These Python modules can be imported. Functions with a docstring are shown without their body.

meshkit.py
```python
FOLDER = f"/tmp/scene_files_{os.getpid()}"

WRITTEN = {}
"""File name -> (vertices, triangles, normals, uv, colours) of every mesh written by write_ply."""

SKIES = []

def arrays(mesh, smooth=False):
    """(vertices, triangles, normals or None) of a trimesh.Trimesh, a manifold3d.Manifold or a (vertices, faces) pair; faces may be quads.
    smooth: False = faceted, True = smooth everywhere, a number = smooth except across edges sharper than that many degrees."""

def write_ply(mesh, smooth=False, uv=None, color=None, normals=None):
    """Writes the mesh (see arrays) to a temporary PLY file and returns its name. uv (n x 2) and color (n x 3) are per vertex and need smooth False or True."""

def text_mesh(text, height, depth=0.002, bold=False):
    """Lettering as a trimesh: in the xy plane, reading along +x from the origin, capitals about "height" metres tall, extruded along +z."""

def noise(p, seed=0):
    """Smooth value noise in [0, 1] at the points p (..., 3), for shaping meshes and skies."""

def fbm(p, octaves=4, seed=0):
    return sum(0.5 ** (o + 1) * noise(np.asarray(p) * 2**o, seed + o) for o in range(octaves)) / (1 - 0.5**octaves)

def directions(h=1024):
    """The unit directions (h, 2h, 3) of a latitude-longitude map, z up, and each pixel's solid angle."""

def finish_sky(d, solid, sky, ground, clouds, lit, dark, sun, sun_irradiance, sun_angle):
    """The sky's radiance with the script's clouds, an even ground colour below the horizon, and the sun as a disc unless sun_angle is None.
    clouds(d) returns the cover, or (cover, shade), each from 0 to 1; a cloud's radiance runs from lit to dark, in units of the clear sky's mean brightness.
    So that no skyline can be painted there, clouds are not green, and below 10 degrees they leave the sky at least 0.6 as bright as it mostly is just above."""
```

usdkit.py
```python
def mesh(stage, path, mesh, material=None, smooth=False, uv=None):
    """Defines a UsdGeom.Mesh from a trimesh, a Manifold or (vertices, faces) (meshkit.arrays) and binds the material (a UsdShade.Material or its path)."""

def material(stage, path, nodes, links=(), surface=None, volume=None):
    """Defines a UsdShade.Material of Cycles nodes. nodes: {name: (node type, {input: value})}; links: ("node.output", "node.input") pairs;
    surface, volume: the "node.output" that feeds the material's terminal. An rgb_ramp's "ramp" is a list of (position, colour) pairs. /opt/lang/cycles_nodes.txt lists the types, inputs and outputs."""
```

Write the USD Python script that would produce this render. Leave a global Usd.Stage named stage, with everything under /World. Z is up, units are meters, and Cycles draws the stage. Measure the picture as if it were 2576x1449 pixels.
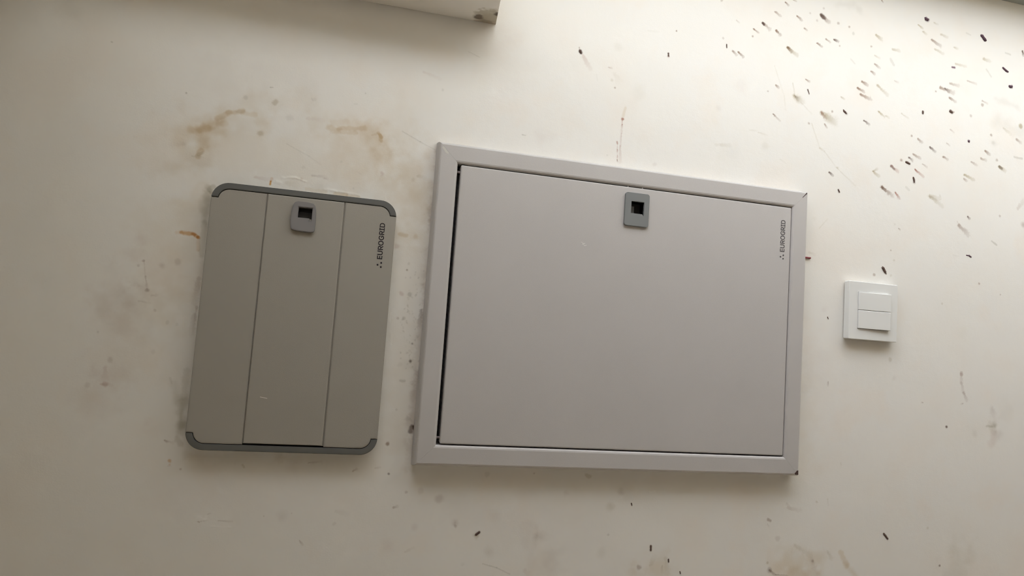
import math
import numpy as np
import trimesh
from scipy.spatial import Delaunay
from shapely.geometry import Polygon, LineString, box as sbox
from shapely import affinity
import usdkit, meshkit
from pxr import Usd, UsdGeom, UsdLux, UsdShade, Gf, Sdf, Vt

stage = Usd.Stage.CreateInMemory()
UsdGeom.SetStageUpAxis(stage, UsdGeom.Tokens.z)
UsdGeom.SetStageMetersPerUnit(stage, 1.0)
UsdGeom.Xform.Define(stage, '/World')

# ------------------------------------------------------------------ camera, sky, exposure
# a phone held sideways (rolled a quarter turn) in front of the wall: the picture's left is the room's up
cam = UsdGeom.Camera.Define(stage, '/World/camera')
EX, EY, FWD = (0.06971785, -0.23279086, -0.97002466), (-0.99406719, 0.06516647, -0.08708478), (0.08348562, 0.97034105, -0.22686649)
CAM = (0.0, -0.81486773, 2.05)
cam.AddTransformOp().Set(Gf.Matrix4d(*EX, 0, *[-c for c in EY], 0, *[-c for c in FWD], 0, *CAM, 1))
cam.CreateHorizontalApertureAttr(36.0)
cam.CreateVerticalApertureAttr(36.0 * 1449 / 2576)
cam.CreateFocalLengthAttr(36.0 * 1699.98 / 2576)
cam.CreateClippingRangeAttr((0.02, 300.0))
cam.CreateExposureAttr(0.77)

sky = UsdLux.DomeLight.Define(stage, '/World/sky')          # even overcast daylight
sky.CreateIntensityAttr(1.0)
sky.CreateColorAttr(Gf.Vec3f(0.945, 0.99, 1.06))

sun = UsdLux.DistantLight.Define(stage, '/World/sun')        # veiled sun along the outer wall: it lights the terrace, not the room
sun.CreateIntensityAttr(400.0)
sun.CreateAngleAttr(3.0)
sun.CreateColorAttr(Gf.Vec3f(1.0, 0.97, 0.92))
SUN_DIR = Gf.Vec3d(0.25,0.75,-0.62).GetNormalized()
sun.AddTransformOp().Set(Gf.Matrix4d().SetRotate(Gf.Rotation(Gf.Vec3d(0, 0, -1), SUN_DIR)))

WORLD = '/World'
taken = {}


def numbered(parent, name):
    key = (parent, name)
    taken[key] = taken.get(key, -1) + 1
    return f'{parent}/{name}' + (f'_{taken[key]:03d}' if taken[key] else '')


def tag(prim, label=None, category=None, kind=None, group=None):
    for k, v in (('label', label), ('category', category), ('kind', kind), ('group', group)):
        if v:
            prim.SetCustomDataByKey(k, v)
    return prim


def obj(name, mesh, mat, parent=WORLD, smooth=False, label=None):
    path = numbered(str(parent if isinstance(parent, str) else parent.GetPath()), name)
    p = usdkit.mesh(stage, path, mesh, mat, smooth=smooth).GetPrim()
    return tag(p, label)


def thing(name, loc, label, category):
    x = UsdGeom.Xform.Define(stage, numbered(WORLD, name))
    x.AddTranslateOp().Set(Gf.Vec3d(*loc))
    return tag(x.GetPrim(), label, category)


def mat(name, nodes, links=(), surface='p.BSDF'):
    return usdkit.material(stage, f'{WORLD}/Looks/{name}', nodes, links, surface=surface)


def paint(name, col, rough=0.5, spec=0.5, bump=0.0, scale=600.0, mottle=0.03, mscale=14.0):
    """Plain painted or moulded surface: slight mottling of the colour and a fine grain."""
    lo, hi = [c * (1 - mottle) for c in col], [min(1, c * (1 + mottle)) for c in col]
    nodes = {'t': ('texture_coordinate', {}), 'n': ('noise_texture', {'scale': mscale, 'detail': 3.0}), 'r': ('rgb_ramp', {'ramp': [(0.3, lo), (0.7, hi)]}),
             'p': ('principled_bsdf', {'roughness': rough, 'specular_ior_level': spec})}
    links = [('t.object', 'n.vector'), ('n.fac', 'r.fac'), ('r.color', 'p.base_color')]
    if bump:
        nodes['g'] = ('noise_texture', {'scale': scale, 'detail': 2.0})
        nodes['b'] = ('bump', {'strength': bump, 'distance': 0.0006})
        links += [('t.object', 'g.vector'), ('g.fac', 'b.height'), ('b.normal', 'p.normal')]
    return mat(name, nodes, links)


def plaster(name, base, spec=0.3, rough=0.6):
    """Trowelled white plaster; the mesh's 'stain' primvar carries the dirt, drips, rust marks and painted frame shade."""
    a, b = [base[0], base[1] * 0.98, base[2] * 0.965], [base[0] * 0.995, base[1], base[2] * 1.01]
    nodes = {'t': ('geometry', {}), 'n': ('noise_texture', {'scale': 9.0, 'detail': 5.0, 'roughness': 0.55}), 'r': ('rgb_ramp', {'ramp': [(0.36, a), (0.46, b), (0.54, base), (0.66, a)]}),
             's': ('attribute', {'attribute': 'stain_and_shade'}), 'm': ('mix', {'mix_type': 'multiply', 'fac': 1.0}),
             'g': ('noise_texture', {'scale': 520.0, 'detail': 2.0}), 'w': ('noise_texture', {'scale': 26.0, 'detail': 3.0}),
             'b': ('bump', {'strength': 0.12, 'distance': 0.0005}), 'c': ('bump', {'strength': 0.22, 'distance': 0.0025}),
             'p': ('principled_bsdf', {'roughness': rough, 'specular_ior_level': spec})}
    links = [('t.position', 'n.vector'), ('t.position', 'g.vector'), ('t.position', 'w.vector'), ('n.fac', 'r.fac'), ('r.color', 'm.color1'), ('s.color', 'm.color2'), ('m.color', 'p.base_color'),
             ('w.fac', 'c.height'), ('g.fac', 'b.height'), ('c.normal', 'b.normal'), ('b.normal', 'p.normal')]
    return mat(name, nodes, links)


M_wall = plaster('wall_plaster', (0.83, 0.80, 0.745))
M_bulk_lightened = plaster('bulkhead_plaster_lightened', (0.93, 0.89, 0.83))  # same plaster as the wall, colour lightened to stand in for missing bounce light
M_room = paint('room_paint', (0.76, 0.65, 0.50), 0.7, 0.3)
M_ceil = paint('ceiling_paint', (0.76, 0.71, 0.62), 0.8, 0.2)
M_floor = paint('floor_screed', (0.6, 0.54, 0.44), 0.75, 0.3, mottle=0.15, mscale=3.0)
M_ground = paint('terrace_concrete', (0.5, 0.5, 0.47), 0.85, 0.2, mottle=0.1, mscale=2.0)
M_upvc = paint('door_frame_plastic', (0.36, 0.38, 0.36), 0.4, 0.5)
M_big = paint('panel_enamel', (0.535, 0.508, 0.492), 0.42, 0.5, bump=0.10, scale=900.0, mottle=0.012)
M_small = paint('box_enamel', (0.355, 0.33, 0.287), 0.5, 0.45, bump=0.10, scale=900.0, mottle=0.012)
M_trim = paint('trim_plastic', (0.128, 0.128, 0.120), 0.5, 0.45, mottle=0.03)
M_latch_big = paint('latch_plastic_cool', (0.215, 0.222, 0.222), 0.45, 0.45, mottle=0.03)
M_latch_small = paint('latch_plastic_warm', (0.235, 0.222, 0.222), 0.45, 0.45, mottle=0.03)
M_tongue = paint('latch_tongue', (0.15, 0.15, 0.148), 0.5, 0.4)
M_dark = paint('cabinet_inside', (0.025, 0.022, 0.022), 0.6, 0.3)
M_pin = paint('pin_steel', (0.30, 0.25, 0.25), 0.45, 0.5)
M_ink = paint('print_black', (0.025, 0.018, 0.022), 0.6, 0.3)
M_ink_grey = paint('print_grey', (0.115, 0.105, 0.108), 0.6, 0.3)
M_switch = paint('switch_plastic', (0.80, 0.795, 0.77), 0.35, 0.5, mottle=0.005)
M_gap = paint('switch_inside', (0.30, 0.27, 0.25), 0.6, 0.3)
M_red = paint('red_wire_sheath', (0.24, 0.035, 0.045), 0.45, 0.5)
M_fleck = paint('dried_fleck_brown', (0.115, 0.070, 0.055), 0.7, 0.3, mottle=0.3, mscale=300.0)
M_fleck_p = paint('dried_fleck_purple', (0.105, 0.058, 0.078), 0.7, 0.3, mottle=0.3, mscale=300.0)
M_smear = paint('white_smear', (0.62, 0.60, 0.55), 0.7, 0.3)
M_scuff = paint('scuff_mark', (0.78, 0.75, 0.72), 0.6, 0.3)
M_rust = paint('rust_mark', (0.075, 0.045, 0.04), 0.7, 0.3)


# ------------------------------------------------------------------ mesh helpers (local axes: u right, d out of the wall, v up)
def out(m):
    """(u, v, d) solids to world axes: x = u, y = -d, z = v."""
    v = np.asarray(m.vertices)
    return trimesh.Trimesh(np.c_[v[:, 0], -v[:, 2], v[:, 1]], np.asarray(m.faces), process=False)


def cat(ms):
    return trimesh.util.concatenate(ms)


def ext(poly, d0, d1):
    ms = []
    for g in getattr(poly, 'geoms', [poly]):
        if g.area > 1e-10:
            e = trimesh.creation.extrude_polygon(g, d1 - d0, engine='earcut')
            e.apply_translation((0, 0, d0))
            ms.append(e)
    return cat(ms)


def bevelled(poly, d0, d1, b, n=4):
    """An outline extruded from d0 to d1 whose front edge is rounded off over b."""
    ms = [ext(poly, d0, d1 - b)]
    for k in range(n):
        a0, a1 = math.pi / 2 * k / n, math.pi / 2 * (k + 1) / n
        ms.append(ext(poly.buffer(-b * (1 - math.cos((a0 + a1) / 2)), join_style=2), d1 - b + b * math.sin(a0), d1 - b + b * math.sin(a1)))
    return cat(ms)


def rounded(w, h, r, cu=0.0, cv=0.0, n=8):
    return sbox(cu - w / 2 + r, cv - h / 2 + r, cu + w / 2 - r, cv + h / 2 - r).buffer(r, quad_segs=n) if r else sbox(cu - w / 2, cv - h / 2, cu + w / 2, cv + h / 2)


def ring_pts(w, h, r, cu, cv, n=6):
    pts = []
    for sx, sy, a in ((1, 1, 0), (-1, 1, 90), (-1, -1, 180), (1, -1, 270)):
        for k in range(n + 1):
            t = math.radians(a + 90 * k / n)
            pts.append((cu + sx * (w / 2 - r) + r * math.cos(t), cv + sy * (h / 2 - r) + r * math.sin(t)))
    return np.array(pts)


def slab(w, h, r, cu, cv, d0, d1, b, hole=None, steps=4):
    """Rounded rectangular plate with a smoothly rounded front edge; hole = (u0, v0, u1, v1) goes right through."""
    rings = [(0.0, d0)] + [(b * (1 - math.cos(math.pi / 2 * k / steps)), d1 - b + b * math.sin(math.pi / 2 * k / steps)) for k in range(steps + 1)]
    V, F, n = [], [], None
    for ins, d in rings:
        p = ring_pts(w - 2 * ins, h - 2 * ins, max(r - ins, 1e-5), cu, cv)
        n = len(p)
        V.append(np.c_[p, np.full(n, d)])
    for k in range(len(rings) - 1):
        for i in range(n):
            a, c = k * n + i, k * n + (i + 1) % n
            F += [(a, c, a + n), (c, c + n, a + n)]
    shell = trimesh.Trimesh(np.vstack(V), F, process=False)
    front, back = Polygon(V[-1][:, :2]), Polygon(V[0][:, :2])
    hole_p = None if hole is None else sbox(*hole)
    ms = [shell]
    for P, d, flip in ((front, d1, False), (back, d0, True)):
        P = P if hole_p is None else P.difference(hole_p)
        vv, ff = trimesh.creation.triangulate_polygon(P, engine='earcut')
        ms.append(trimesh.Trimesh(np.c_[vv, np.full(len(vv), d)], ff[:, ::-1] if flip else ff, process=False))
    if hole_p is not None:
        c = np.array(hole_p.exterior.coords)[:-1]
        q = np.vstack([np.c_[c, np.full(4, d0)], np.c_[c, np.full(4, d1)]])
        ms.append(trimesh.Trimesh(q, [f for i in range(4) for f in ((i, i + 4, (i + 1) % 4), ((i + 1) % 4, i + 4, (i + 1) % 4 + 4))], process=False))
    return cat(ms)


def block(x0, x1, y0, y1, z0, z1):
    m = trimesh.creation.box((x1 - x0, y1 - y0, z1 - z0))
    m.apply_translation(((x0 + x1) / 2, (y0 + y1) / 2, (z0 + z1) / 2))
    return m


def lettering(text, u0, u1, base, cap, d, bold):
    m = meshkit.text_mesh(text, 1.0, 0.2, bold)
    lo, hi = m.bounds
    v = np.array(m.vertices)
    capv = meshkit.text_mesh('E', 1.0, 0.2, bold).bounds
    k = cap / (capv[1][1] - capv[0][1])
    v = np.c_[u0 + (v[:, 0] - lo[0]) / (hi[0] - lo[0]) * (u1 - u0), base + (v[:, 1] - capv[0][1]) * k, d + v[:, 2] / 0.2 * 0.00015]
    return trimesh.Trimesh(v, m.faces, process=False)


# ------------------------------------------------------------------ the room: back wall with its stains, right wall with the doorway, the rest
XR, ZL = 0.4022, 1.9047                    # inner face of the right wall and the lintel's lower edge
COLS = np.array([(.36, .25, .19), (.50, .43, .28), (.20, .14, .12), (.16, .09, .12), (.14, .09, .075), (.52, .30, .25), (.62, .61, .57), (.22, .13, .19), (.70, .54, .30), (.34, .30, .17), (.72, .42, .14), (1.13, 1.14, 1.15)])
KEYS = 'bodPDrgpymOL'
STAINS_SHADE = []  # real marks, plus brown bands painting shade along the large frame's upper edge
for chunk in """5106,14905,5074,14859,21,60b 5163,14778,5156,14729,17,40b 4945,15905,4945,15905,33,25b 4939,15068,4895,14981,28,45b 4738,15252,4664,15140,34,50b 4737,15256,4721,15236,27,70d
4625,15392,4582,15317,23,60b 4669,15037,4614,14973,34,70b 4939,14709,4897,14640,30,60b 5031,14329,4949,14189,44,60b 5029,14317,4992,14270,48,60d 4784,14591,4762,14545,19,50b
4702,15666,4676,15622,16,25b 4517,15405,4517,15405,25,40b 4328,15801,4284,15795,22,90D 4253,15702,4207,15647,27,50b 4256,15618,4196,15540,27,65b 4449,14845,4370,14698,42,50o
4450,14841,4411,14788,34,60b 4599,14370,4562,14289,24,60b 4686,14225,4651,14155,22,50b 4700,14088,4688,14019,28,70d 4624,13994,4624,13994,22,30b 4898,13382,4842,13285,36,45o
5190,12644,5145,12564,28,50o 5099,12558,5071,12500,28,35o 5302,12500,5297,12473,70,95P 5450,13302,5423,13277,18,60b 4999,12399,4931,12236,35,50b 4860,12334,4822,12183,33,30o
5115,12227,5082,12113,33,30o 5275,12355,5259,12292,23,25o 4729,13090,4729,12969,32,35o 4577,13122,4493,13060,41,25g 4461,13803,4402,13731,22,20g 4583,13396,4555,13312,22,25o
4452,13392,4416,13308,27,45b 4334,13455,4303,13393,27,55b 4155,13600,4118,13512,33,60b 4047,13673,4011,13567,33,65b 3961,13624,3917,13459,35,60b 4142,13336,4028,13167,38,40o
4035,14533,4009,14472,21,50b 3874,15008,3846,14963,25,50b 3890,14496,3834,14472,25,85D 3767,14707,3705,14594,67,50o 3769,14696,3726,14650,34,30d 3951,14743,3788,14701,17,20o
3455,15034,3377,14926,19,35b 3455,15034,3434,15007,21,50b 3586,14254,3465,14052,81,55o 3595,14261,3524,14195,43,45r 3433,14203,3388,14167,21,50b 3637,14086,3637,14086,30,40b
3675,13893,3640,13852,30,75d 3870,13945,3850,13887,22,35o 3580,13547,3541,13464,31,65d 3749,13306,3692,13205,29,55o 3706,13181,3687,13129,27,30o 3781,12909,3729,12787,20,25o
3865,12535,3842,12534,46,90D 3946,12034,3937,12011,42,75d 3942,11978,3942,11978,28,40b 4282,12223,4243,11996,46,50b 4283,12148,4251,12084,42,50d 4149,12057,4111,11956,33,50b
4636,12016,4635,11973,33,70p 4700,11954,4689,11763,28,30o 4374,12049,4366,11898,33,35b 4467,11734,4447,11568,24,30b 5225,11468,5178,11410,58,97P 5182,11428,5165,11397,53,97P
4781,11057,4750,11004,44,90P 4750,11004,4736,10967,41,90P 4508,10917,4511,10896,63,95P 5113,10683,5050,10666,35,70d 5034,11015,5021,10922,29,30g 4864,11432,4849,11328,38,35o
4710,11378,4605,11285,24,25g 4200,11448,4171,11357,24,35b 4136,11447,4136,11447,38,35b 4271,11203,4205,10781,97,14g 3538,11694,3538,11694,42,85p 3576,11233,3576,11233,85,40g
3689,11273,3689,11273,38,40b 3443,12610,3395,12536,29,50b 3342,12393,3292,12301,30,60d 3229,12152,3203,12077,30,50b 3198,12689,3152,12567,31,50b 3137,12760,3108,12699,31,60d
3078,12891,3078,12891,40,50b 3065,12806,3046,12746,29,75d 3075,12521,3038,12443,23,35b 2972,12648,2882,12500,31,50r 2972,12648,2946,12611,29,50r 2973,13066,2907,12946,40,50r
2970,13062,2939,13018,35,40d 2852,13373,2794,13274,31,45o 2857,13369,2898,13300,26,35o 2748,14104,2710,14042,25,65d 2510,13944,2482,13925,21,75d 2839,12673,2783,12662,31,85d
2645,13222,2539,13043,44,60b 2641,13218,2597,13150,31,40d 2587,12980,2514,12912,33,65r 2691,12797,2656,12748,31,20g 2608,12384,2586,12237,56,30o 3427,11386,3384,11308,33,55b
3223,11638,3184,11536,28,35b 3007,11761,2955,11596,37,50o 2943,11772,2922,11721,28,40b 3218,11112,3168,11008,43,50o 3214,11107,3196,11065,33,40d 3300,11461,3280,11371,28,40b
3318,11165,3318,11165,38,30b 3406,10827,3404,10682,34,35g 3692,10790,3649,10710,34,40b 3473,12720,3473,12720,27,40b 3446,12094,3421,12044,21,30b 3665,12036,3632,11973,21,25b
4707,13459,4707,13459,27,35b 4958,14028,4958,14028,35,30b 4940,13842,4940,13842,26,35b 4850,13769,4850,13769,40,30g 4953,11984,4943,11921,28,30o 5221,11760,5202,11682,24,20g
3890,11146,3825,10698,217,14g 3910,10712,3910,10712,58,50o 3829,11041,3762,10909,34,20o 3932,11662,3932,11662,38,25b 3769,15134,3769,15134,21,30b 4209,12308,4209,12308,28,40b
4256,13041,4245,12981,23,25b 5238,14026,5282,13795,111,12g 5219,13687,5219,13687,116,15g 4151,15042,3741,14871,15,10o 3741,14871,3547,14841,15,10o 3693,14604,3551,14421,15,12o
3412,14416,3074,14269,17,14o 3074,14269,3044,14200,25,20o 3044,14200,2832,13989,15,14o 2832,13989,2604,13662,17,16o 3175,15398,3178,15280,16,12o 3162,15258,3143,15118,18,14o
2910,15816,2917,15691,36,8o 2977,15143,2977,15143,82,8o 2831,14899,2784,14810,12,12o 3752,15552,3752,15552,163,5r 3405,14460,3405,14460,30,35b 4934,14382,4934,14382,26,20b
5025,14499,5025,14499,26,20b 5139,14276,5139,14276,35,20b 2606,12380,2491,12162,47,28o 2643,12205,2596,12184,25,15o 2229,11851,2107,11679,51,38b 2284,11881,2222,11841,15,15b
2379,11693,2350,11659,26,65d 2069,12915,2051,12886,16,45b 2053,11243,2004,11150,26,40g 1793,11704,1792,11650,22,90P 1787,11653,1776,11623,29,90P 1463,13162,1411,13127,52,95D
1468,13190,1463,13178,10,60d 1388,13109,1388,13109,21,60d 1354,13311,1354,13311,34,35b 1372,13028,1372,13028,31,15o 1592,12978,1592,12978,28,20o 1392,11467,1392,11467,29,35b
1262,11070,1262,11070,22,30b 1037,12129,1037,12129,28,20o 1735,13038,1735,13038,17,35b 2455,11094,2455,11094,30,30b 1929,14232,2076,14103,12,13o 1571,14387,1549,14298,30,14o
2613,10752,2765,10627,50,16b 2370,10645,2370,10645,76,30b 688,14054,668,14043,15,85D 779,14110,779,14110,99,6r 1774,11951,1767,11852,22,8g 2121,12983,2121,12983,28,15g
2829,13967,2829,13967,24,20o 2060,14317,2060,14317,67,6o -203,14014,-263,14012,16,35b 58,11763,-94,11761,39,20b 26,11763,26,11763,50,25r -94,11761,-251,11719,39,16b
-235,11719,-336,11658,36,25b -705,11167,-705,11167,151,35m -696,11147,-696,11147,79,40m -702,11297,-706,11197,29,25m -450,11190,-609,11158,90,13b -785,11156,-930,11194,108,12r
-797,11056,-797,11056,145,10b -416,12428,-411,12453,12,40b -392,11726,-399,11755,16,30b -742,12011,-742,12011,31,65d -814,11513,-814,11513,92,14g 164,13005,164,13005,48,18o
-96,12933,-96,12933,61,10g -1304,13773,-1348,13763,13,12b -470,10938,-470,10938,219,5o 613,11753,613,11753,144,4o -2260,13040,-2323,12982,38,97D -2078,14873,-2091,14834,32,35b
-2140,14880,-2173,14859,16,12b -2328,14719,-2328,14719,57,12b -2680,14590,-2650,14166,269,16y -2418,14447,-2550,14208,47,14o -2779,14548,-2783,14063,126,14y
-2617,14186,-2782,14102,72,14b -2620,14167,-2620,14167,36,30b -2736,14826,-2793,14738,25,45b -2736,14826,-2736,14826,56,25d -2793,14738,-2808,14547,18,30b
-2501,13736,-2686,13629,55,16y -2686,13629,-2823,13484,81,18y -2501,13935,-2585,13882,40,16o -2692,12098,-2692,12098,27,50d -1923,14583,-1954,14387,36,12b
-1857,14605,-1931,14544,25,10b -1838,14137,-1838,14137,29,20o -1797,13964,-1881,13953,13,15o -2592,11762,-2592,11762,395,6o -2732,11759,-2732,11759,513,5o
-2638,14858,-2638,14858,28,25o -2173,12314,-2173,12314,31,15o -2290,18822,-2263,18789,34,95D -2301,18822,-2301,18822,62,20o -2152,19089,-2152,19089,78,30b
-2186,19086,-2193,19079,28,20b -1895,19306,-1895,19306,72,18b -1897,16846,-1920,16839,18,92D -2426,16549,-2476,16546,32,97D -2591,16295,-2622,16292,22,90D
-2746,16125,-2769,16118,20,90D -2671,16420,-2671,16420,259,13y -2656,16542,-2569,16498,46,14o -2584,16335,-2759,16309,53,12o -2671,16379,-2758,16374,25,14o
-2684,16701,-2684,16701,55,30b -2755,16745,-2755,16745,167,15y -1927,17127,-1927,17127,103,20o -1728,16965,-1728,16965,183,8o -1758,16995,-1758,16995,67,14b
-2502,17233,-2502,17233,119,13g -2298,18069,-2298,18069,104,22b -2326,18008,-2326,18008,145,10b -2285,18174,-2285,18174,173,7b -2606,17929,-2606,17929,290,7b
-2493,18656,-2493,18656,113,12b -2051,18602,-2051,18602,114,5b -2632,18718,-2679,18542,13,30g -2679,18542,-2755,18376,13,28g -2287,17137,-2287,17137,27,30g
-1771,17727,-1771,17727,83,12b -1557,17464,-1571,17432,45,22o -1743,16607,-1742,16537,19,55L -1735,16537,-1734,16366,11,15L -1552,18151,-1552,18151,23,25b
-2635,18960,-2635,18960,39,10g -1790,19530,-1790,19530,55,8b -2210,19565,-2210,19565,82,10r -2716,18188,-2772,18111,57,8r -1574,18739,-1574,18739,57,15g
-1521,22289,-1521,22289,37,40O -1561,22282,-1561,22282,22,20O -1575,22299,-1575,22268,9,10b -2364,20848,-2411,20813,18,28b -1985,19829,-1973,19788,24,28b
-1602,19916,-1602,19916,24,45d -1580,20326,-1557,20280,21,28b -2126,21946,-2136,21880,31,25L -2125,21860,-2125,21860,31,50L -2165,21931,-2171,21920,15,30b
-2163,21910,-2153,21847,9,16b -2152,21728,-2162,21586,11,20b -2085,21843,-2076,21817,9,18b -2215,21808,-2225,21591,11,18L -1818,21761,-1856,21660,38,15L
-1543,21536,-1566,21518,20,20o -1606,22169,-1606,22169,18,25b -1501,20830,-1482,20692,14,16b -1540,20084,-1532,20013,14,14b -1809,19697,-1809,19697,29,18b
-2089,21071,-2089,21071,91,8b -2035,20480,-2069,20336,35,6b -2422,19865,-2422,19865,144,6r -2493,19653,-2445,19559,24,8b -2176,20485,-2176,20485,33,10b
-1584,21344,-1584,21344,23,15L -1552,20997,-1552,20997,139,5r -2064,20961,-2064,20961,11,30b -2100,21255,-2100,21255,11,30b 993,22426,983,22289,42,50O 989,22308,952,22245,38,50O
955,22253,955,22253,34,60O 912,22245,814,22231,34,14O 988,22471,994,22417,42,15O 638,22771,470,22739,11,15b 470,22739,317,22702,13,20b 317,22702,317,22702,37,30b
601,22584,601,22584,67,18b 660,22428,660,22428,60,16b 871,22826,871,22826,126,10r 263,22656,268,22594,22,14b 194,22781,176,22655,15,12b 142,22950,142,22950,328,8b
265,22858,265,22858,220,7b -727,23011,-727,23011,57,22r -729,23054,-732,22942,29,14r -549,23030,-717,23012,47,10r -461,22988,-461,22988,50,16b -745,23179,-745,23179,50,12b
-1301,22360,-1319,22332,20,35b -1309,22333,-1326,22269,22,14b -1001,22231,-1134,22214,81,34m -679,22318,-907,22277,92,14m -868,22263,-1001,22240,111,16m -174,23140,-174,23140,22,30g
-23,22466,-23,22466,37,20g -35,22366,-35,22366,37,14g -349,22574,-349,22574,44,12g -181,22644,-181,22644,184,6g -1129,22562,-1129,22562,94,8r -1203,22511,-1203,22511,218,5r
383,22836,383,22836,88,10b 393,22942,358,22903,37,10L 146,22186,-129,22194,23,12b 166,22179,166,22179,30,20b 638,22775,638,22775,26,25b 579,22821,579,22821,26,18b
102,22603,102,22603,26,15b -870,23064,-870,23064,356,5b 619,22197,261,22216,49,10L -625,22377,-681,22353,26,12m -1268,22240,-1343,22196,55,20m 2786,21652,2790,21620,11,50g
2621,21905,2621,21905,50,25g 2604,21585,2627,21569,43,28o 2579,22537,2579,22537,20,30g 2181,22444,2174,22361,73,24y 2174,22361,2206,22270,61,18y 2228,22296,2304,22138,74,24y
2335,22189,2421,22054,50,20y 2417,22078,2461,21914,42,22y 2444,21984,2455,21913,30,14o 2442,21912,2436,21778,45,14y 2274,22159,2285,22088,50,14y 2162,22219,2188,22126,74,14y
2161,22313,2005,22321,110,15y 2053,22255,2053,22255,147,8y 1941,22314,1873,22343,49,20y 1893,22339,1918,22300,32,20o 1866,22400,1868,22284,22,14o 1810,22336,1810,22336,171,6b
2297,21642,2297,21642,152,13y 2228,21707,2228,21707,55,25o 2410,20953,2386,20835,60,20y 2413,20838,2455,20544,48,20y 2363,20808,2389,20629,32,14y 2469,20920,2508,20743,53,8y
2425,20377,2375,20340,29,22y 2400,20355,2328,20336,35,28y 2387,20446,2410,20382,19,12y 1931,20289,1931,20289,53,20r 2164,20583,2164,20583,449,6y 2133,20306,2133,20306,240,6y
2207,20166,2207,20166,161,7y 1685,21541,1646,21544,18,70O 1719,21532,1685,21541,25,20O 1709,21720,1705,21537,38,13r 2452,21398,2452,21398,72,13g 2719,21146,2719,21146,42,14g
2727,21178,2703,21163,18,14g 2485,20096,2385,19872,8,26g 2385,19872,2308,19676,8,22g 2145,21406,2034,21147,9,16g 2034,21147,1947,21000,12,12g 1894,21196,1894,21196,36,14g
2016,20777,2016,20777,31,14g 1747,21418,1759,21271,18,40L 1759,21271,1727,21156,15,35L 1668,20937,1658,20796,21,40L 1658,20796,1643,20538,16,30L 1696,20977,1696,20977,129,12g
1630,20807,1626,20678,34,22y 1619,20678,1623,20536,21,16y 1643,21136,1636,20921,33,12y 1688,21364,1674,21263,51,10o 1686,21486,1679,21437,30,25L 1809,21088,1814,20937,23,16b
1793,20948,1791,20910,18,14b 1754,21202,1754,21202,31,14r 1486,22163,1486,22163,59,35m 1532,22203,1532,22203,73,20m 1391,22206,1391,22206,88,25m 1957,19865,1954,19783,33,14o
1910,19915,1910,19915,43,12o 1994,22495,1972,22608,48,8b 2422,21605,2482,21376,77,3r 2480,21212,2481,21023,39,7r 1715,20609,1715,20609,21,20g 2884,20567,2884,20567,21,30g
1697,22614,1697,22614,144,5o 1704,20257,1626,20224,27,25L 1919,20588,1899,20535,11,8g 1225,20020,1216,19945,38,20y 1217,19830,1217,19830,51,15y -276,19771,-276,19771,33,60d
-313,19809,-313,19809,116,13g -329,19891,-329,19891,58,12g -514,19875,-518,19823,29,32g -538,19739,-538,19739,37,14g -1055,19655,-1055,19655,50,60d -952,19746,-952,19746,49,25g
-825,19642,-825,19642,25,75d -1254,19957,-1254,19957,37,50b 513,19846,513,19846,50,40g 515,19940,515,19940,50,20r 224,19891,224,19891,38,30g 804,19901,804,19901,25,40b
884,19887,884,19887,34,20g 308,19629,246,19616,13,30r -1050,19645,-951,19726,21,14g 1077,20049,1077,20049,59,14r 219,19963,219,19963,25,20b -71,19766,-71,19766,25,40d
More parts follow.
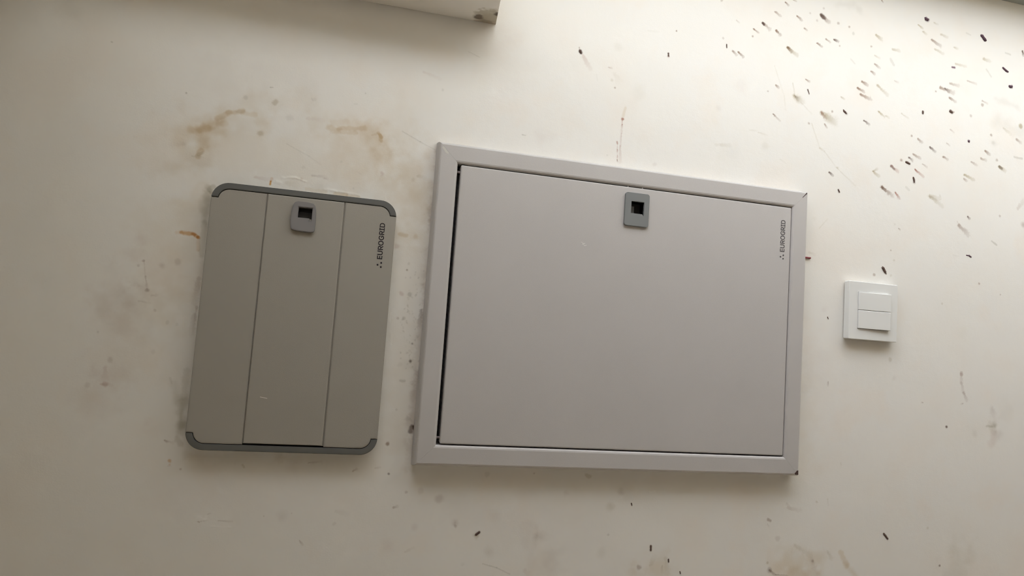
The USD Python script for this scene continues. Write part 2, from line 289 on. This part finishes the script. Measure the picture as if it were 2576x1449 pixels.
-855,19888,-855,19888,25,25g 1294,19612,649,19618,34,22b 649,19618,181,19627,30,25b 181,19627,-407,19639,34,22b -407,19639,-1215,19648,33,28b 753,19654,753,19654,85,20g
275,20055,170,20052,17,30L 171,20036,-99,20023,21,15L -187,19894,-173,19900,14,16g 297,19848,293,19835,7,13g 278,19679,283,19671,20,19g -28,19832,-41,19837,14,9g
-25,19739,-36,19728,10,8g -63,19797,-53,19799,14,15g -189,19896,-187,19891,8,26g 516,19769,516,19769,18,13g 785,19802,790,19793,8,29g 308,19851,300,19857,14,23g
-31,19739,-17,19736,10,23g 25,19798,28,19806,18,26g 331,19853,316,19840,15,24g -188,19826,-184,19818,17,20g 218,19750,235,19754,11,17g 36,19702,20,19705,20,12g
-202,19782,-215,19792,12,26g 630,19813,628,19813,10,10g -252,19777,-236,19790,13,12g 378,19861,379,19862,19,23g -252,19887,-255,19889,18,24g 190,19763,205,19777,17,11g
544,19755,540,19762,7,27g 369,19856,360,19851,12,29g 334,19895,343,19887,11,27g 174,19922,174,19927,14,9g 750,19804,767,19797,13,20g 196,19859,194,19859,17,19g
59,19658,70,19655,14,30g -113,19838,-105,19840,11,9g 796,19651,789,19659,19,13g 717,19854,716,19854,16,18g 461,19851,453,19858,20,14g 559,19862,565,19851,8,12g
813,19698,809,19700,10,30g -277,19677,-263,19668,15,27g 316,19799,316,19795,11,10g -121,19710,-136,19711,13,16g -268,19742,-254,19746,12,14g 519,19815,535,19817,14,11g
-319,19807,-306,19797,12,17g -177,19811,-183,19800,7,14g 205,19908,220,19898,19,20g 579,19766,590,19762,17,15g 281,19796,287,19790,16,18g 710,19910,708,19910,20,21g
112,19743,98,19747,10,19g -369,19816,-369,19816,18,27g 644,19780,633,19783,10,17g -156,19795,-161,19783,21,12g -6,19861,8,19874,12,11g 587,19712,604,19705,10,9g
732,19752,717,19763,18,13g 472,19870,477,19859,9,21g 104,19758,102,19746,17,10g -183,19768,-175,19765,13,15g 167,19846,175,19855,15,28g 76,19889,63,19876,16,26g
401,19710,394,19720,15,19g 155,19904,138,19909,7,15g 486,19838,501,19837,11,14g 486,19820,473,19807,18,18g 726,19754,717,19756,14,24g -291,19779,-303,19768,10,11g
549,19725,566,19715,18,12g 281,19827,281,19826,18,13g 13,19713,25,19722,20,16g 397,19862,387,19856,9,8g -307,19780,-305,19781,11,13g -85,19730,-86,19739,10,11g
-340,19739,-350,19740,18,17g 249,19691,260,19688,7,29g 104,19888,120,19894,19,13g 243,19772,248,19766,10,16g 518,19767,506,19774,21,25g 3869,17906,3849,17893,50,95D
3834,17892,3800,17881,25,30L 3818,17869,3665,17756,53,20r 3918,17923,3888,17912,14,35b 4052,16662,4017,16657,28,85D 4013,16660,4013,16660,33,30r 4386,16561,4386,16561,20,60b
3057,17267,3056,17259,32,65r 3033,17267,2862,17267,22,25r 2987,17265,2964,17263,14,50r 2862,17267,2691,17273,21,22r 2690,17276,2476,17263,28,20r 2738,17321,2716,17316,24,50r
2708,17316,2478,17302,13,20r 2639,17312,2608,17310,13,40r 2563,17305,2532,17303,13,40r 2501,17305,2478,17303,14,50b 3719,17502,3716,17453,19,25b 3458,17397,3458,17397,19,35b
2653,18599,2651,18558,15,40g 3210,17232,3089,17261,29,13y 2898,15888,2916,15697,37,8o 2794,15708,2794,15708,202,6g 4316,16970,4327,16819,23,6o 4409,15857,4409,15857,27,20b
3637,17408,3554,17338,64,7o 3553,17443,3553,17443,32,15o 3453,17086,3453,17086,161,6o 2636,18321,2636,18321,182,6r 2509,16776,2509,16776,45,8b 2544,17446,2544,17446,25,20g
3408,15878,3408,15878,67,8b 4020,17382,4020,17382,77,6o 3595,17663,3520,17643,19,8g 3036,23354,3036,23340,16,50g 3321,23816,3321,23816,185,7o 2577,22533,2577,22533,19,30g
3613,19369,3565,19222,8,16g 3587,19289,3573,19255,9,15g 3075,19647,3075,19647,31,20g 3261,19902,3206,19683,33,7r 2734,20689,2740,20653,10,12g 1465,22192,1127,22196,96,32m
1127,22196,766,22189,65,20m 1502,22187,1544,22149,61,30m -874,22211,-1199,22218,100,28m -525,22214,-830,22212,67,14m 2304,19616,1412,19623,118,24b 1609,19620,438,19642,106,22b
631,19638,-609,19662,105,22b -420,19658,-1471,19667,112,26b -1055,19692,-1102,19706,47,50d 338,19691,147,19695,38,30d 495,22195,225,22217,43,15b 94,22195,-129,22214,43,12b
-1454,22120,-1469,21161,85,10o -1455,21162,-1453,20148,98,12o 1933,22339,1990,20113,687,7y 1089,22543,-430,22785,545,6y 1300,22276,209,22412,342,6y 2064,19927,-1269,19842,331,7y
2624,20165,1783,19808,436,5y 1871,20665,1589,19792,286,5y 423,22994,-705,23106,449,4r -1863,22278,-2092,19773,520,3r -2084,19069,-2358,17290,537,3r 3717,19060,2689,18676,619,3r
3274,21607,2937,21307,555,2r 628,14697,-1244,14374,348,4y 2558,21890,2699,21285,183,6y 2453,20991,2353,20333,236,7y 2430,20481,2033,20164,191,8y 2149,22445,2288,22122,264,8y
1961,22467,1751,22321,218,8y 695,22905,466,22519,252,5r 353,22789,196,22572,125,6b -9,22948,-255,22764,206,4r -621,23115,-686,22758,163,6r -318,22398,-658,22241,168,4y
1818,19519,1783,19808,195,4y 1219,20049,1201,19761,192,10y 2913,21750,2889,21303,276,3g 2982,22190,1806,21903,401,3b 117,14175,-1229,13873,530,3r""".split():
    nums, k = chunk[:-1].split(','), chunk[-1]
    v, q = [int(c) / 1e4 for c in nums[:5]], int(nums[5]) / 100
    v[4] *= {'y': 1.45, 'L': 1.5, 'P': 0.95, 'D': 0.95, 'b': 1.35, 'd': 1.35, 'o': 1.35}.get(k, 1.2)
    STAINS_SHADE.append(v + [min(0.97, q * {'L': 0.7, 'y': 1.85, 'P': 1.0, 'D': 1.0, 'm': 1.1}.get(k, 1.45)), KEYS.index(k), q])


def is_fleck(s):
    return s[6] in (3, 4) or (s[6] in (2, 7) and s[7] >= 0.75)


def stain_shade_tint(P, stains_and_shade):
    """The colour factor at the wall points P (x, z) under all marks and the painted frame shade."""
    tint = np.ones((len(P), 3))
    q = np.c_[P, np.zeros(len(P))]
    wob = (meshkit.fbm(q * 260, 3, 3) - 0.5) * 1.5
    fine = (meshkit.fbm(q * 620, 2, 13) - 0.5) * 0.9
    wob2 = (meshkit.fbm(q * 70, 4, 9) - 0.5) * 1.9
    for x1, z1, x2, z2, w, s, k, _ in stains_and_shade:
        r, big = w / 2, w > 0.009
        pad = r * 2.2 + 0.002
        sel = np.nonzero((P[:, 0] > min(x1, x2) - pad) & (P[:, 0] < max(x1, x2) + pad) & (P[:, 1] > min(z1, z2) - pad) & (P[:, 1] < max(z1, z2) + pad))[0]
        if not len(sel):
            continue
        p, a, ab = P[sel], np.array((x1, z1)), np.array((x2 - x1, z2 - z1))
        L2 = ab @ ab
        t = np.clip((p - a) @ ab / L2, 0, 1) if L2 > 1e-12 else np.zeros(len(p))
        streak = math.sqrt(L2) > 1.2 * w and k in (0, 1, 2, 5)
        dist = np.linalg.norm(p - a - t[:, None] * ab, axis=1) / (max(r, 0.0007) * (0.78 + 0.5 * t if streak else 1.0))
        dist = dist + (wob2[sel] if big else wob[sel] * 0.6) + (fine[sel] if streak else 0)
        lo, hi = (0.0, 1.45) if big else (0.45, 1.25)
        f = np.clip((hi - dist) / (hi - lo), 0, 1)
        f = f * f * (3 - 2 * f)
        if streak:
            f = f * (1.12 - 0.75 * t) * (1 + 0.35 * fine[sel])                                  # flung drops thin out along their tails
        tint[sel] *= 1 - np.clip(s * f, 0, 0.98)[:, None] * (1 - COLS[k])
    return tint


def stain_shade_points(stains_and_shade, lo, hi):
    pts = []
    for x1, z1, x2, z2, w, s, k, _ in stains_and_shade:
        st = min(max(w / 6, 0.0007), 0.004)
        pad = w / 2 * 1.5 + 0.0015
        X, Z = np.meshgrid(np.arange(min(x1, x2) - pad, max(x1, x2) + pad, st), np.arange(min(z1, z2) - pad, max(z1, z2) + pad, st))
        p = np.c_[X.ravel(), Z.ravel()]
        a, ab = np.array((x1, z1)), np.array((x2 - x1, z2 - z1))
        t = np.clip((p - a) @ ab / max(ab @ ab, 1e-12), 0, 1)
        pts.append(p[np.linalg.norm(p - a - t[:, None] * ab, axis=1) < pad])
    p = np.vstack(pts)
    return p[(p > lo).all(1) & (p < hi).all(1)]


rng = np.random.default_rng(11)
X0, X1, Z0, Z1 = -0.95, 0.70, 0.0, 2.75
gx, gz = np.meshgrid(np.arange(-0.36, 0.66, 0.005), np.arange(1.0, 2.52, 0.005))
grid = np.c_[gx.ravel(), gz.ravel()]
sp = stain_shade_points(STAINS_SHADE, (-0.36, 1.0), (0.66, 2.52))
far = np.array([(x, z) for x in np.linspace(X0, X1, 13) for z in np.linspace(Z0, Z1, 12)])
far = far[~((far[:, 0] > -0.4) & (far[:, 0] < 0.68) & (far[:, 1] > 0.95) & (far[:, 1] < 2.56))]
inner = np.vstack([grid, sp]) + rng.uniform(-0.00016, 0.00016, (len(grid) + len(sp), 2))
_, keep = np.unique(np.round(inner / 0.00055).astype(int), axis=0, return_index=True)
P = np.vstack([far, inner[keep]])
tri = Delaunay(P).simplices
tint = stain_shade_tint(P, [s for s in STAINS_SHADE])
ux = meshkit.fbm(np.c_[P * 5, np.zeros(len(P))], 3, 21) - 0.5                       # the trowelled face is never quite flat
near = (P[:, 0] > -0.4) & (P[:, 0] < 0.68) & (P[:, 1] > 0.95) & (P[:, 1] < 2.56)
ridge = np.zeros(len(P))
lump = np.clip(meshkit.fbm(np.c_[P * 130, np.zeros(len(P))], 3, 31) * 3.2 - 0.9, 0, 1.6)
for x1, z1, x2, z2, w, s, k, _ in [s for s in STAINS_SHADE if s[6] == 11]:                   # peeled lips and trowel ridges stand proud
    a, ab = np.array((x1, z1)), np.array((x2 - x1, z2 - z1))
    t = np.clip((P - a) @ ab / max(ab @ ab, 1e-12), 0, 1)
    ridge = np.maximum(ridge, s * 0.0011 * lump * np.exp(-(np.linalg.norm(P - a - t[:, None] * ab, axis=1) / (w * 0.5)) ** 2))
y = np.where(near, ux * 0.0012 - ridge, 0.0)
n = len(P)
front = np.c_[P[:, 0], y, P[:, 1]]
corner = np.array([(X0, 0.2, Z0), (X1, 0.2, Z0), (X1, 0.2, Z1), (X0, 0.2, Z1)])
e1, e2 = front[tri[:, 1]] - front[tri[:, 0]], front[tri[:, 2]] - front[tri[:, 0]]
flip = np.cross(e1, e2)[:, 1] > 0
tri[flip] = tri[flip][:, ::-1]
wall = obj('wall_back', (np.vstack([front, corner]), np.vstack([tri, [(n, n + 2, n + 1), (n, n + 3, n + 2)]])), M_wall, smooth=True)
tag(wall, kind='structure')
pv = UsdGeom.PrimvarsAPI(wall).CreatePrimvar('stain_and_shade', Sdf.ValueTypeNames.Color3fArray, 'vertex')
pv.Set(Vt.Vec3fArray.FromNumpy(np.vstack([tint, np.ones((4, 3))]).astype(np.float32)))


def dome(x1, z1, x2, z2, w, seed):
    """A dried drop: a lumpy low mound between two points of the wall."""
    r = np.random.default_rng(seed)
    a, b = np.array((x1, z1)), np.array((x2, z2))
    d = b - a
    L = np.linalg.norm(d)
    d = d / L if L > 1e-6 else np.array((1.0, 0.0))
    e = np.array((-d[1], d[0]))
    N, V, F = 16, [], []
    wob = 1 + r.uniform(-0.3, 0.3, N)
    for k, (rad, h) in enumerate(((1.0, 0.0), (0.85, 0.55), (0.45, 0.95))):
        for i in range(N):
            t = 2 * math.pi * i / N
            c = a + (b - a) * (0.5 + 0.5 * math.tanh(3 * math.cos(t)))
            q = c + (math.cos(t) * d + math.sin(t) * e) * (w / 2) * rad * wob[i] * (0.72 - 0.3 * math.cos(t))
            V.append((q[0], 0.0005 - h * min(0.0016, w * 0.3) - 0.0004, q[1]))
    m = (a + b) / 2
    V.append((m[0], -min(0.0017, w * 0.32), m[1]))
    for k in range(2):
        for i in range(N):
            p, q = k * N + i, k * N + (i + 1) % N
            F += [(p, p + N, q), (q, p + N, q + N)]
    F += [(2 * N + i, 3 * N, 2 * N + (i + 1) % N) for i in range(N)]
    F += [(0, i, i + 1) for i in range(1, N - 1)]
    return np.array(V), np.array(F)


for i, s in enumerate(STAINS_SHADE):
    if is_fleck(s):
        obj('dried_fleck', dome(*s[:5], 100 + i), M_fleck_p if s[6] in (3, 7) else M_fleck, wall, smooth=True)

# boxed-in corner above (a bulkhead whose underside rises a little towards the room), then the right wall with its tall glazed opening
XO, YD, YE, ZT, YN = 0.70, -0.56, -3.2, 2.38, -0.072
DX0, DX1 = 0.587, 0.650
ys = np.concatenate([np.linspace(0.0, -0.09, 60), [YN]]) if YN < -0.095 else np.linspace(0.0, YN, 60)
zs = ZL + np.clip(-ys, 0, 0.10) * 0.12
zg = np.concatenate([np.linspace(0.0, 0.12, 62), [0.3, 0.9]])
V = np.array([(XR, yy, zz + g if g < 0.8 else Z1) for yy, zz in zip(ys, zs) for g in zg])
m, k = len(ys), len(zg)
F = [t for i in range(m - 1) for j in range(k - 1) for a in (i * k + j,) for t in ((a, a + 1, a + k), (a + 1, a + k + 1, a + k))]
SV, nb = V[:, [1, 2]], len(V)
under = np.array([(DX1, yy, zz) for yy, zz in zip(ys, zs)])
extra = np.vstack([under, [(DX1, 0.0, Z1), (DX1, YN, Z1)]])
F += [t for i in range(m - 1) for t in ((i * k, (i + 1) * k, nb + i), ((i + 1) * k, nb + i + 1, nb + i))]
F += [((m - 1) * k + j, (m - 1) * k + j + 1, nb + m + 1) for j in range(k - 1)] + [((m - 1) * k, nb + m + 1, nb + m - 1)]
F += [(nb + i, nb + i + 1, nb + m) for i in range(m - 1)] + [(nb + m, nb + m - 1, nb + m + 1), (k - 1, nb + m, m * k - 1), (nb + m, nb + m + 1, m * k - 1)]


def beam_tint(q):
    """Rust and damp mark at the bulkhead's corner."""
    t = np.ones((len(q), 3))
    wob = (meshkit.fbm(np.c_[q * 220, np.zeros(len(q))], 3, 4) - 0.5)
    for yc, zc, ry, rz, s, k in BEAM_MARKS:
        d = np.hypot((q[:, 0] - yc) / ry, (q[:, 1] - zc) / rz) + wob * 0.7
        f = np.clip((1.15 - d) / 0.4, 0, 1)
        t *= 1 - (s * f * f * (3 - 2 * f))[:, None] * (1 - COLS[k])
    return t


BEAM_MARKS = [(-0.0160, 1.9177, 0.022, 0.018, 0.5, 9), (-0.0132, 1.9111, 0.02, 0.014, 0.25, 1), (-0.0121, 1.9290, 0.007, 0.0055, 0.75, 2), (-0.0272, 1.9085, 0.006, 0.004, 0.85, 4), (-0.0012, 1.9188, 0.007, 0.014, 0.35, 0)]
bulk = obj('bulkhead', (np.vstack([V, extra]), np.array(F)), M_bulk_lightened)
tag(bulk, kind='structure')
pv = UsdGeom.PrimvarsAPI(bulk).CreatePrimvar('stain_and_shade', Sdf.ValueTypeNames.Color3fArray, 'vertex')
pv.Set(Vt.Vec3fArray.FromNumpy(np.vstack([beam_tint(SV), np.ones((len(extra), 3))]).astype(np.float32)))
tag(obj('wall_right_with_blocker', cat([block(XR, XO, YE, YD, 0, Z1), block(XR, XO, YD, YN, ZT, Z1), block(DX1, XO, -0.26, 0.0, 1.93, Z1)]), M_room), kind='structure')  # last block is added, closing the opening's top corner to stop light
tag(obj('wall_left', block(-0.95 - 0.15, -0.95, YE, 0.2, 0, Z1), M_room), kind='structure')
WX0, WX1, WZ0, WZ1 = (0.15,0.4,1.5,2.3)  # unseen opening added behind the camera to let in fill light
tag(obj('wall_front', cat([block(-0.95 - 0.15, WX0, YE - 0.15, YE, 0, Z1), block(WX1, 0.70, YE - 0.15, YE, 0, Z1), block(WX0, WX1, YE - 0.15, YE, 0, WZ0), block(WX0, WX1, YE - 0.15, YE, WZ1, Z1)]), M_room), kind='structure')
tag(obj('floor', block(-0.95 - 0.15, 0.70, YE - 0.15, 0.2, -0.15, 0.0), M_floor), kind='structure')
tag(obj('ceiling', block(-0.95 - 0.15, 0.70, YE - 0.15, 0.2, Z1, Z1 + 0.15), M_ceil), kind='structure')
tag(obj('ground', block(-30.0, 40.0, -40.0, 40.0, -0.35, -0.16), M_ground), kind='structure')

# tall opening in the right wall: only a sliver of its grey-green plastic frame shows at the picture's corner
frame = UsdGeom.Xform.Define(stage, f'{WORLD}/door_1').GetPrim()
tag(frame, kind='structure')
for name, b in (('door_jamb', block(DX0, DX1, -0.05, 0.0, 0.0, ZL)), ('added_stile', block(DX0 + 0.008, DX1 - 0.008, -0.085, -0.05, 0.0, ZL)), ('door_jamb', block(DX0, DX1, YD, YD + 0.04, 0.0, ZT)), ('door_head', block(DX0, DX1, YD + 0.04, YN, ZT - 0.04, ZT)), ('door_sill', block(DX0, DX1, YD + 0.04, -0.05, 0.0, 0.03))):  # the stile is an added strip that dims the wall near the jamb
    obj(name, b, M_upvc, frame)

# ------------------------------------------------------------------ large panel: mitred frame, one door with a latch
mm = 0.001
big = thing('distribution_board', (0.0454, 0.0, 1.7103), 'large grey electrical panel with a wide mitred frame and one flat door', 'electrical panel')
W2, H2, RW = 190.4 * mm, 253.3 * mm, 22.6 * mm
prof = [(-3.2, 0.0), (-2.9, 6.0), (-2.0, 12.5), (-0.9, 16.0), (0.3, 17.5), (1.6, 18), (19.2, 18), (21.0, 17.5), (22.2, 16.2), (22.6, 14.2), (22.6, 1.0)]


def rail(L2, at):
    """One frame member lying along u, mitred at both ends; at(u, v) turns it into place."""
    V, F = [], []
    for sgn in (-1, 1):
        for s, d in prof:
            a, b = at(sgn * (L2 - s * mm - 0.00006), -s * mm)
            V.append((a, b, d * mm))
    k = len(prof)
    for i in range(k):
        j = (i + 1) % k
        F += [(i, j, i + k), (j, j + k, i + k)]
    F += [(0, i, i + 1) for i in range(1, k - 1)] + [(k, k + i + 1, k + i) for i in range(1, k - 1)]
    m = trimesh.Trimesh(V, F, process=False)
    m.fix_normals()
    return out(m)


rails = [rail(W2, lambda a, b: (a, H2 + b)), rail(H2, lambda a, b: (W2 + b, -a)), rail(W2, lambda a, b: (-a, -H2 - b)), rail(H2, lambda a, b: (-W2 - b, a))]
rp = [obj('frame_rail', r, M_big, big) for r in rails]
obj('paint_smear', out(ext(Polygon([(186, 250), (184.5, 251.4), (181.5, 248.6), (178.8, 246.6), (177.5, 243.6), (179.5, 243.4), (181.5, 245.8), (184.6, 248)]).buffer(0.2), 18.0, 18.12).apply_scale(mm)), M_smear, rp[1], label='pale paint smear')
obj('rust_mark', out(ext(Polygon([(190.0, -252.2), (188.2, -251.8), (186.8, -250), (183, -246.2), (182.3, -245.1), (182.9, -245), (187.6, -249.4), (189.9, -250.9)]), 17.6, 18.14).apply_scale(mm)), M_rust, rp[1], label='dark chipped corner')
obj('rust_mark', out(ext(Polygon([(-190.2, -253.0), (-190.2, -248.6), (-188.4, -247.4), (-187.2, -249.0), (-185.0, -250.6), (-184.6, -252.8)]), 17.3, 18.14).apply_scale(mm)), M_rust, rp[3], label='dark chipped corner')
obj('back_plate', out(ext(sbox(-169.5, -232.3, 169.5, 232.3), 0.4, 2.0).apply_scale(mm)), M_dark, big)
DW, DH, DU, DV = 333.2 * mm, 456.6 * mm, 0.2 * mm, -1.7 * mm
bd = obj('door', out(slab(DW, DH, 1.6 * mm, DU, DV, 3.0 * mm, 16.6 * mm, 1.7 * mm, hole=(132.0 * mm, -13.0 * mm, 148.0 * mm, 5.0 * mm))), M_big, big)
latch_poly = rounded(43.2, 33.4, 3.4, 137.6, -3.1).difference(sbox(132.5, -12.7, 147.9, 4.9)).difference(sbox(130.4, -12.7, 132.6, -10.6))
obj('latch_plate', out(bevelled(latch_poly, 16.3, 19.6, 0.7).apply_scale(mm)), M_latch_big, bd)
pocket = cat([ext(sbox(130.0, -14.9, 150.0, 7.0), 4.0, 5.0), ext(sbox(130.0, -14.9, 150.0, 7.0).difference(sbox(132.0, -13.0, 148.0, 5.0)), 5.0, 16.5)])
obj('latch_pocket', out(pocket.apply_scale(mm)), M_dark, bd)
obj('latch_tongue', out(bevelled(sbox(132.3, -3.0, 143.4, 4.8), 5.0, 10.0, 0.5).apply_scale(mm)), M_tongue, bd)
obj('lettering', out(lettering('EUROGRID', 0.1050, 0.1484, -0.2209, 0.0068, 16.6 * mm, True)), M_ink_grey, bd, label='grey printed word EUROGRID')
for u, v in ((98.1, -215.3), (100.5, -219.5), (95.7, -219.3)):
    obj('logo_dot', out(ext(Polygon([(u + 1.1 * math.cos(t), v + 1.1 * math.sin(t)) for t in np.linspace(0, 2 * math.pi, 17)[:-1]]), 16.6, 16.75).apply_scale(mm)), M_ink_grey, bd)
for pts in ([(88.6, 68.6), (87.2, 65.4)], [(86.6, 66.6), (84.6, 63.4), (85.6, 61.2)], [(85.8, 67.0), (87.6, 63.2)]):
    obj('scuff', out(ext(LineString(pts).buffer(0.3), 16.6, 16.7).apply_scale(mm)), M_scuff, bd)
for v in (228.2, ):
    for u in (158.9, -160.0):
        c = trimesh.creation.cylinder(1.6, 5.0, sections=14)
        c.apply_transform(trimesh.transformations.rotation_matrix(math.pi / 2, (1, 0, 0)))
        c.apply_translation((u, v, 10.5))
        obj('hinge_pin', out(c.apply_scale(mm)), M_pin, big)
for v in (9.4, -10.4):
    obj('strike_tab', out(ext(sbox(165.9, v - 0.45, 168.6, v + 0.45), 5.0, 16.0).apply_scale(mm)), M_big, big)

# ------------------------------------------------------------------ small box: cover with two dark end trims and a hinged strip door
small = thing('distribution_box', (0.0106, 0.0, 2.1109), 'smaller grey electrical box with rounded corners, dark end trims and a narrow middle door', 'electrical panel')
OW, OH, R0 = 295.2, 204.2, 19.0
outer = rounded(OW, OH, R0, n=10)
inner = rounded(OW - 2 * 6.9, OH - 2 * 6.9, R0 - 6.4, n=10)
band = outer.difference(inner)
obj('base', out(ext(outer.buffer(-1.0), 0.2, 4.0).apply_scale(mm)), M_dark, small)
trims = [band.intersection(sbox(130.4, -120, 160, 120)), band.intersection(sbox(-160, -120, -129.6, 120))]
for t in trims:
    obj('end_trim', out(bevelled(t, 0.3, 15.3, 1.3).apply_scale(mm)), M_trim, small)
cover = outer.difference(trims[0].buffer(0.45, join_style=2)).difference(trims[1].buffer(0.45, join_style=2))
obj('door_seat', out(cat([ext(sbox(-139.0, 41.0, 140.6, 44.2), 0.3, 13.3), ext(sbox(-139.0, -44.2, 140.6, -40.2), 0.3, 13.3)]).apply_scale(mm)), M_small, small)
for lo, hi in ((43.5, 120), (-120, -42.8)):
    obj('cover_panel', out(bevelled(cover.intersection(sbox(-160, lo, 160, hi)), 0.3, 15.0, 1.5, n=5).apply_scale(mm)), M_small, small)
sd = obj('door', out(slab(278.9 * mm, 84.2 * mm, 0.8 * mm, 0.65 * mm, 0.6 * mm, 13.35 * mm, 15.4 * mm, 1.1 * mm, hole=(116.0 * mm, -7.6 * mm, 128.2 * mm, 8.4 * mm))), M_small, small)
lp = Polygon([(134.8, 9.5), (133.4, 12.6), (130, 14.4), (122, 15.6), (112, 15.9), (104.6, 15.0), (101.8, 13.2), (100.8, 9.0), (100.2, 0), (100.2, -7.4), (101.2, -10.6), (104, -11.6), (114, -11.8), (124, -11.4), (131, -10.2), (133.8, -7.8), (134.9, 0)]).buffer(-1.2).buffer(1.2)
lp = lp.difference(sbox(116.4, -7.1, 128.0, 8.0)).difference(sbox(113.6, -7.1, 116.5, -4.6))
obj('latch_plate', out(bevelled(lp, 15.1, 19.4, 1.6, n=6).apply_scale(mm)), M_latch_small, sd)
pocket = cat([ext(sbox(114.0, -9.6, 130.2, 10.4), 4.6, 5.6), ext(sbox(114.0, -9.6, 130.2, 10.4).difference(sbox(116.0, -7.6, 128.2, 8.4)), 5.6, 15.3)])
obj('latch_pocket', out(pocket.apply_scale(mm)), M_dark, sd)
ramp = trimesh.convex.convex_hull(np.array([(116.2, v, d) for v in (-7.3, 8.2) for d in (5.6, 9.5)] + [(125.0, v, 5.6) for v in (-7.3, 8.2)]))
obj('latch_tongue', out(ramp.apply_scale(mm)), M_tongue, sd)
side = [p for p in stage.GetPrimAtPath(small.GetPath()).GetChildren() if p.GetName() == 'cover_panel_001'][0]
obj('lettering', out(lettering('EUROGRID', 0.0780, 0.1207, -0.0899, 0.0060, 15.0 * mm, True)), M_ink, side, label='black printed word EUROGRID')
for u, v in ((71.2, -85.2), (73.8, -89.2), (68.9, -89.2)):
    obj('logo_dot', out(ext(affinity.rotate(sbox(u - 0.95, v - 0.95, u + 0.95, v + 0.95), 8), 15.0, 15.15).apply_scale(mm)), M_ink, side)
obj('scuff', out(ext(LineString([(-87.6, 29.3), (-88.1, 26), (-88.8, 22.1)]).buffer(0.28), 15.4, 15.5).apply_scale(mm)), M_scuff, sd)

# ------------------------------------------------------------------ light switch: plate with two rockers whose lower ends stand out
sw = thing('light_switch', (0.0816, 0.0, 1.3404), 'white square light switch with two rocker keys, beside the large grey panel', 'light switch')
obj('mount', out(ext(rounded(78, 76.5, 1.5), 0.2, 4.0).apply_scale(mm)), M_gap, sw)
obj('cover_frame', out(slab(81.2 * mm, 80.4 * mm, 1.6 * mm, 0, 0, 1.6 * mm, 11 * mm, 0.9 * mm, hole=(-25.7 * mm, -25.9 * mm, 26.0 * mm, 25.7 * mm))), M_switch, sw)
for u0, u1 in ((0.75, 25.6), (-25.2, 0.25)):
    m = slab((u1 - u0) * mm, 51.0 * mm, 0.5 * mm, (u0 + u1) / 2 * mm, -0.1 * mm, 4.2 * mm, 14.0 * mm, 0.7 * mm)
    v = np.array(m.vertices)
    f = v[:, 2] > 0.008
    v[f, 2] += -v[f, 1] * 0.055
    obj('rocker', out(trimesh.Trimesh(v, m.faces, process=False)), M_switch, sw)

# ------------------------------------------------------------------ a bit of red cable sheath at the large panel's edge
c = trimesh.creation.capsule(height=8.5 * mm, radius=1.25 * mm, count=(10, 12))
c.apply_translation((0, -1.2 * mm, -4.2 * mm))
stub = obj('cable_end', trimesh.Trimesh(c.vertices + np.array((0.1490, 0.0, 1.4460)), c.faces, process=False), M_red, smooth=True)
tag(stub, 'tiny dark red cable end on the plaster beside the large grey panel', 'cable')
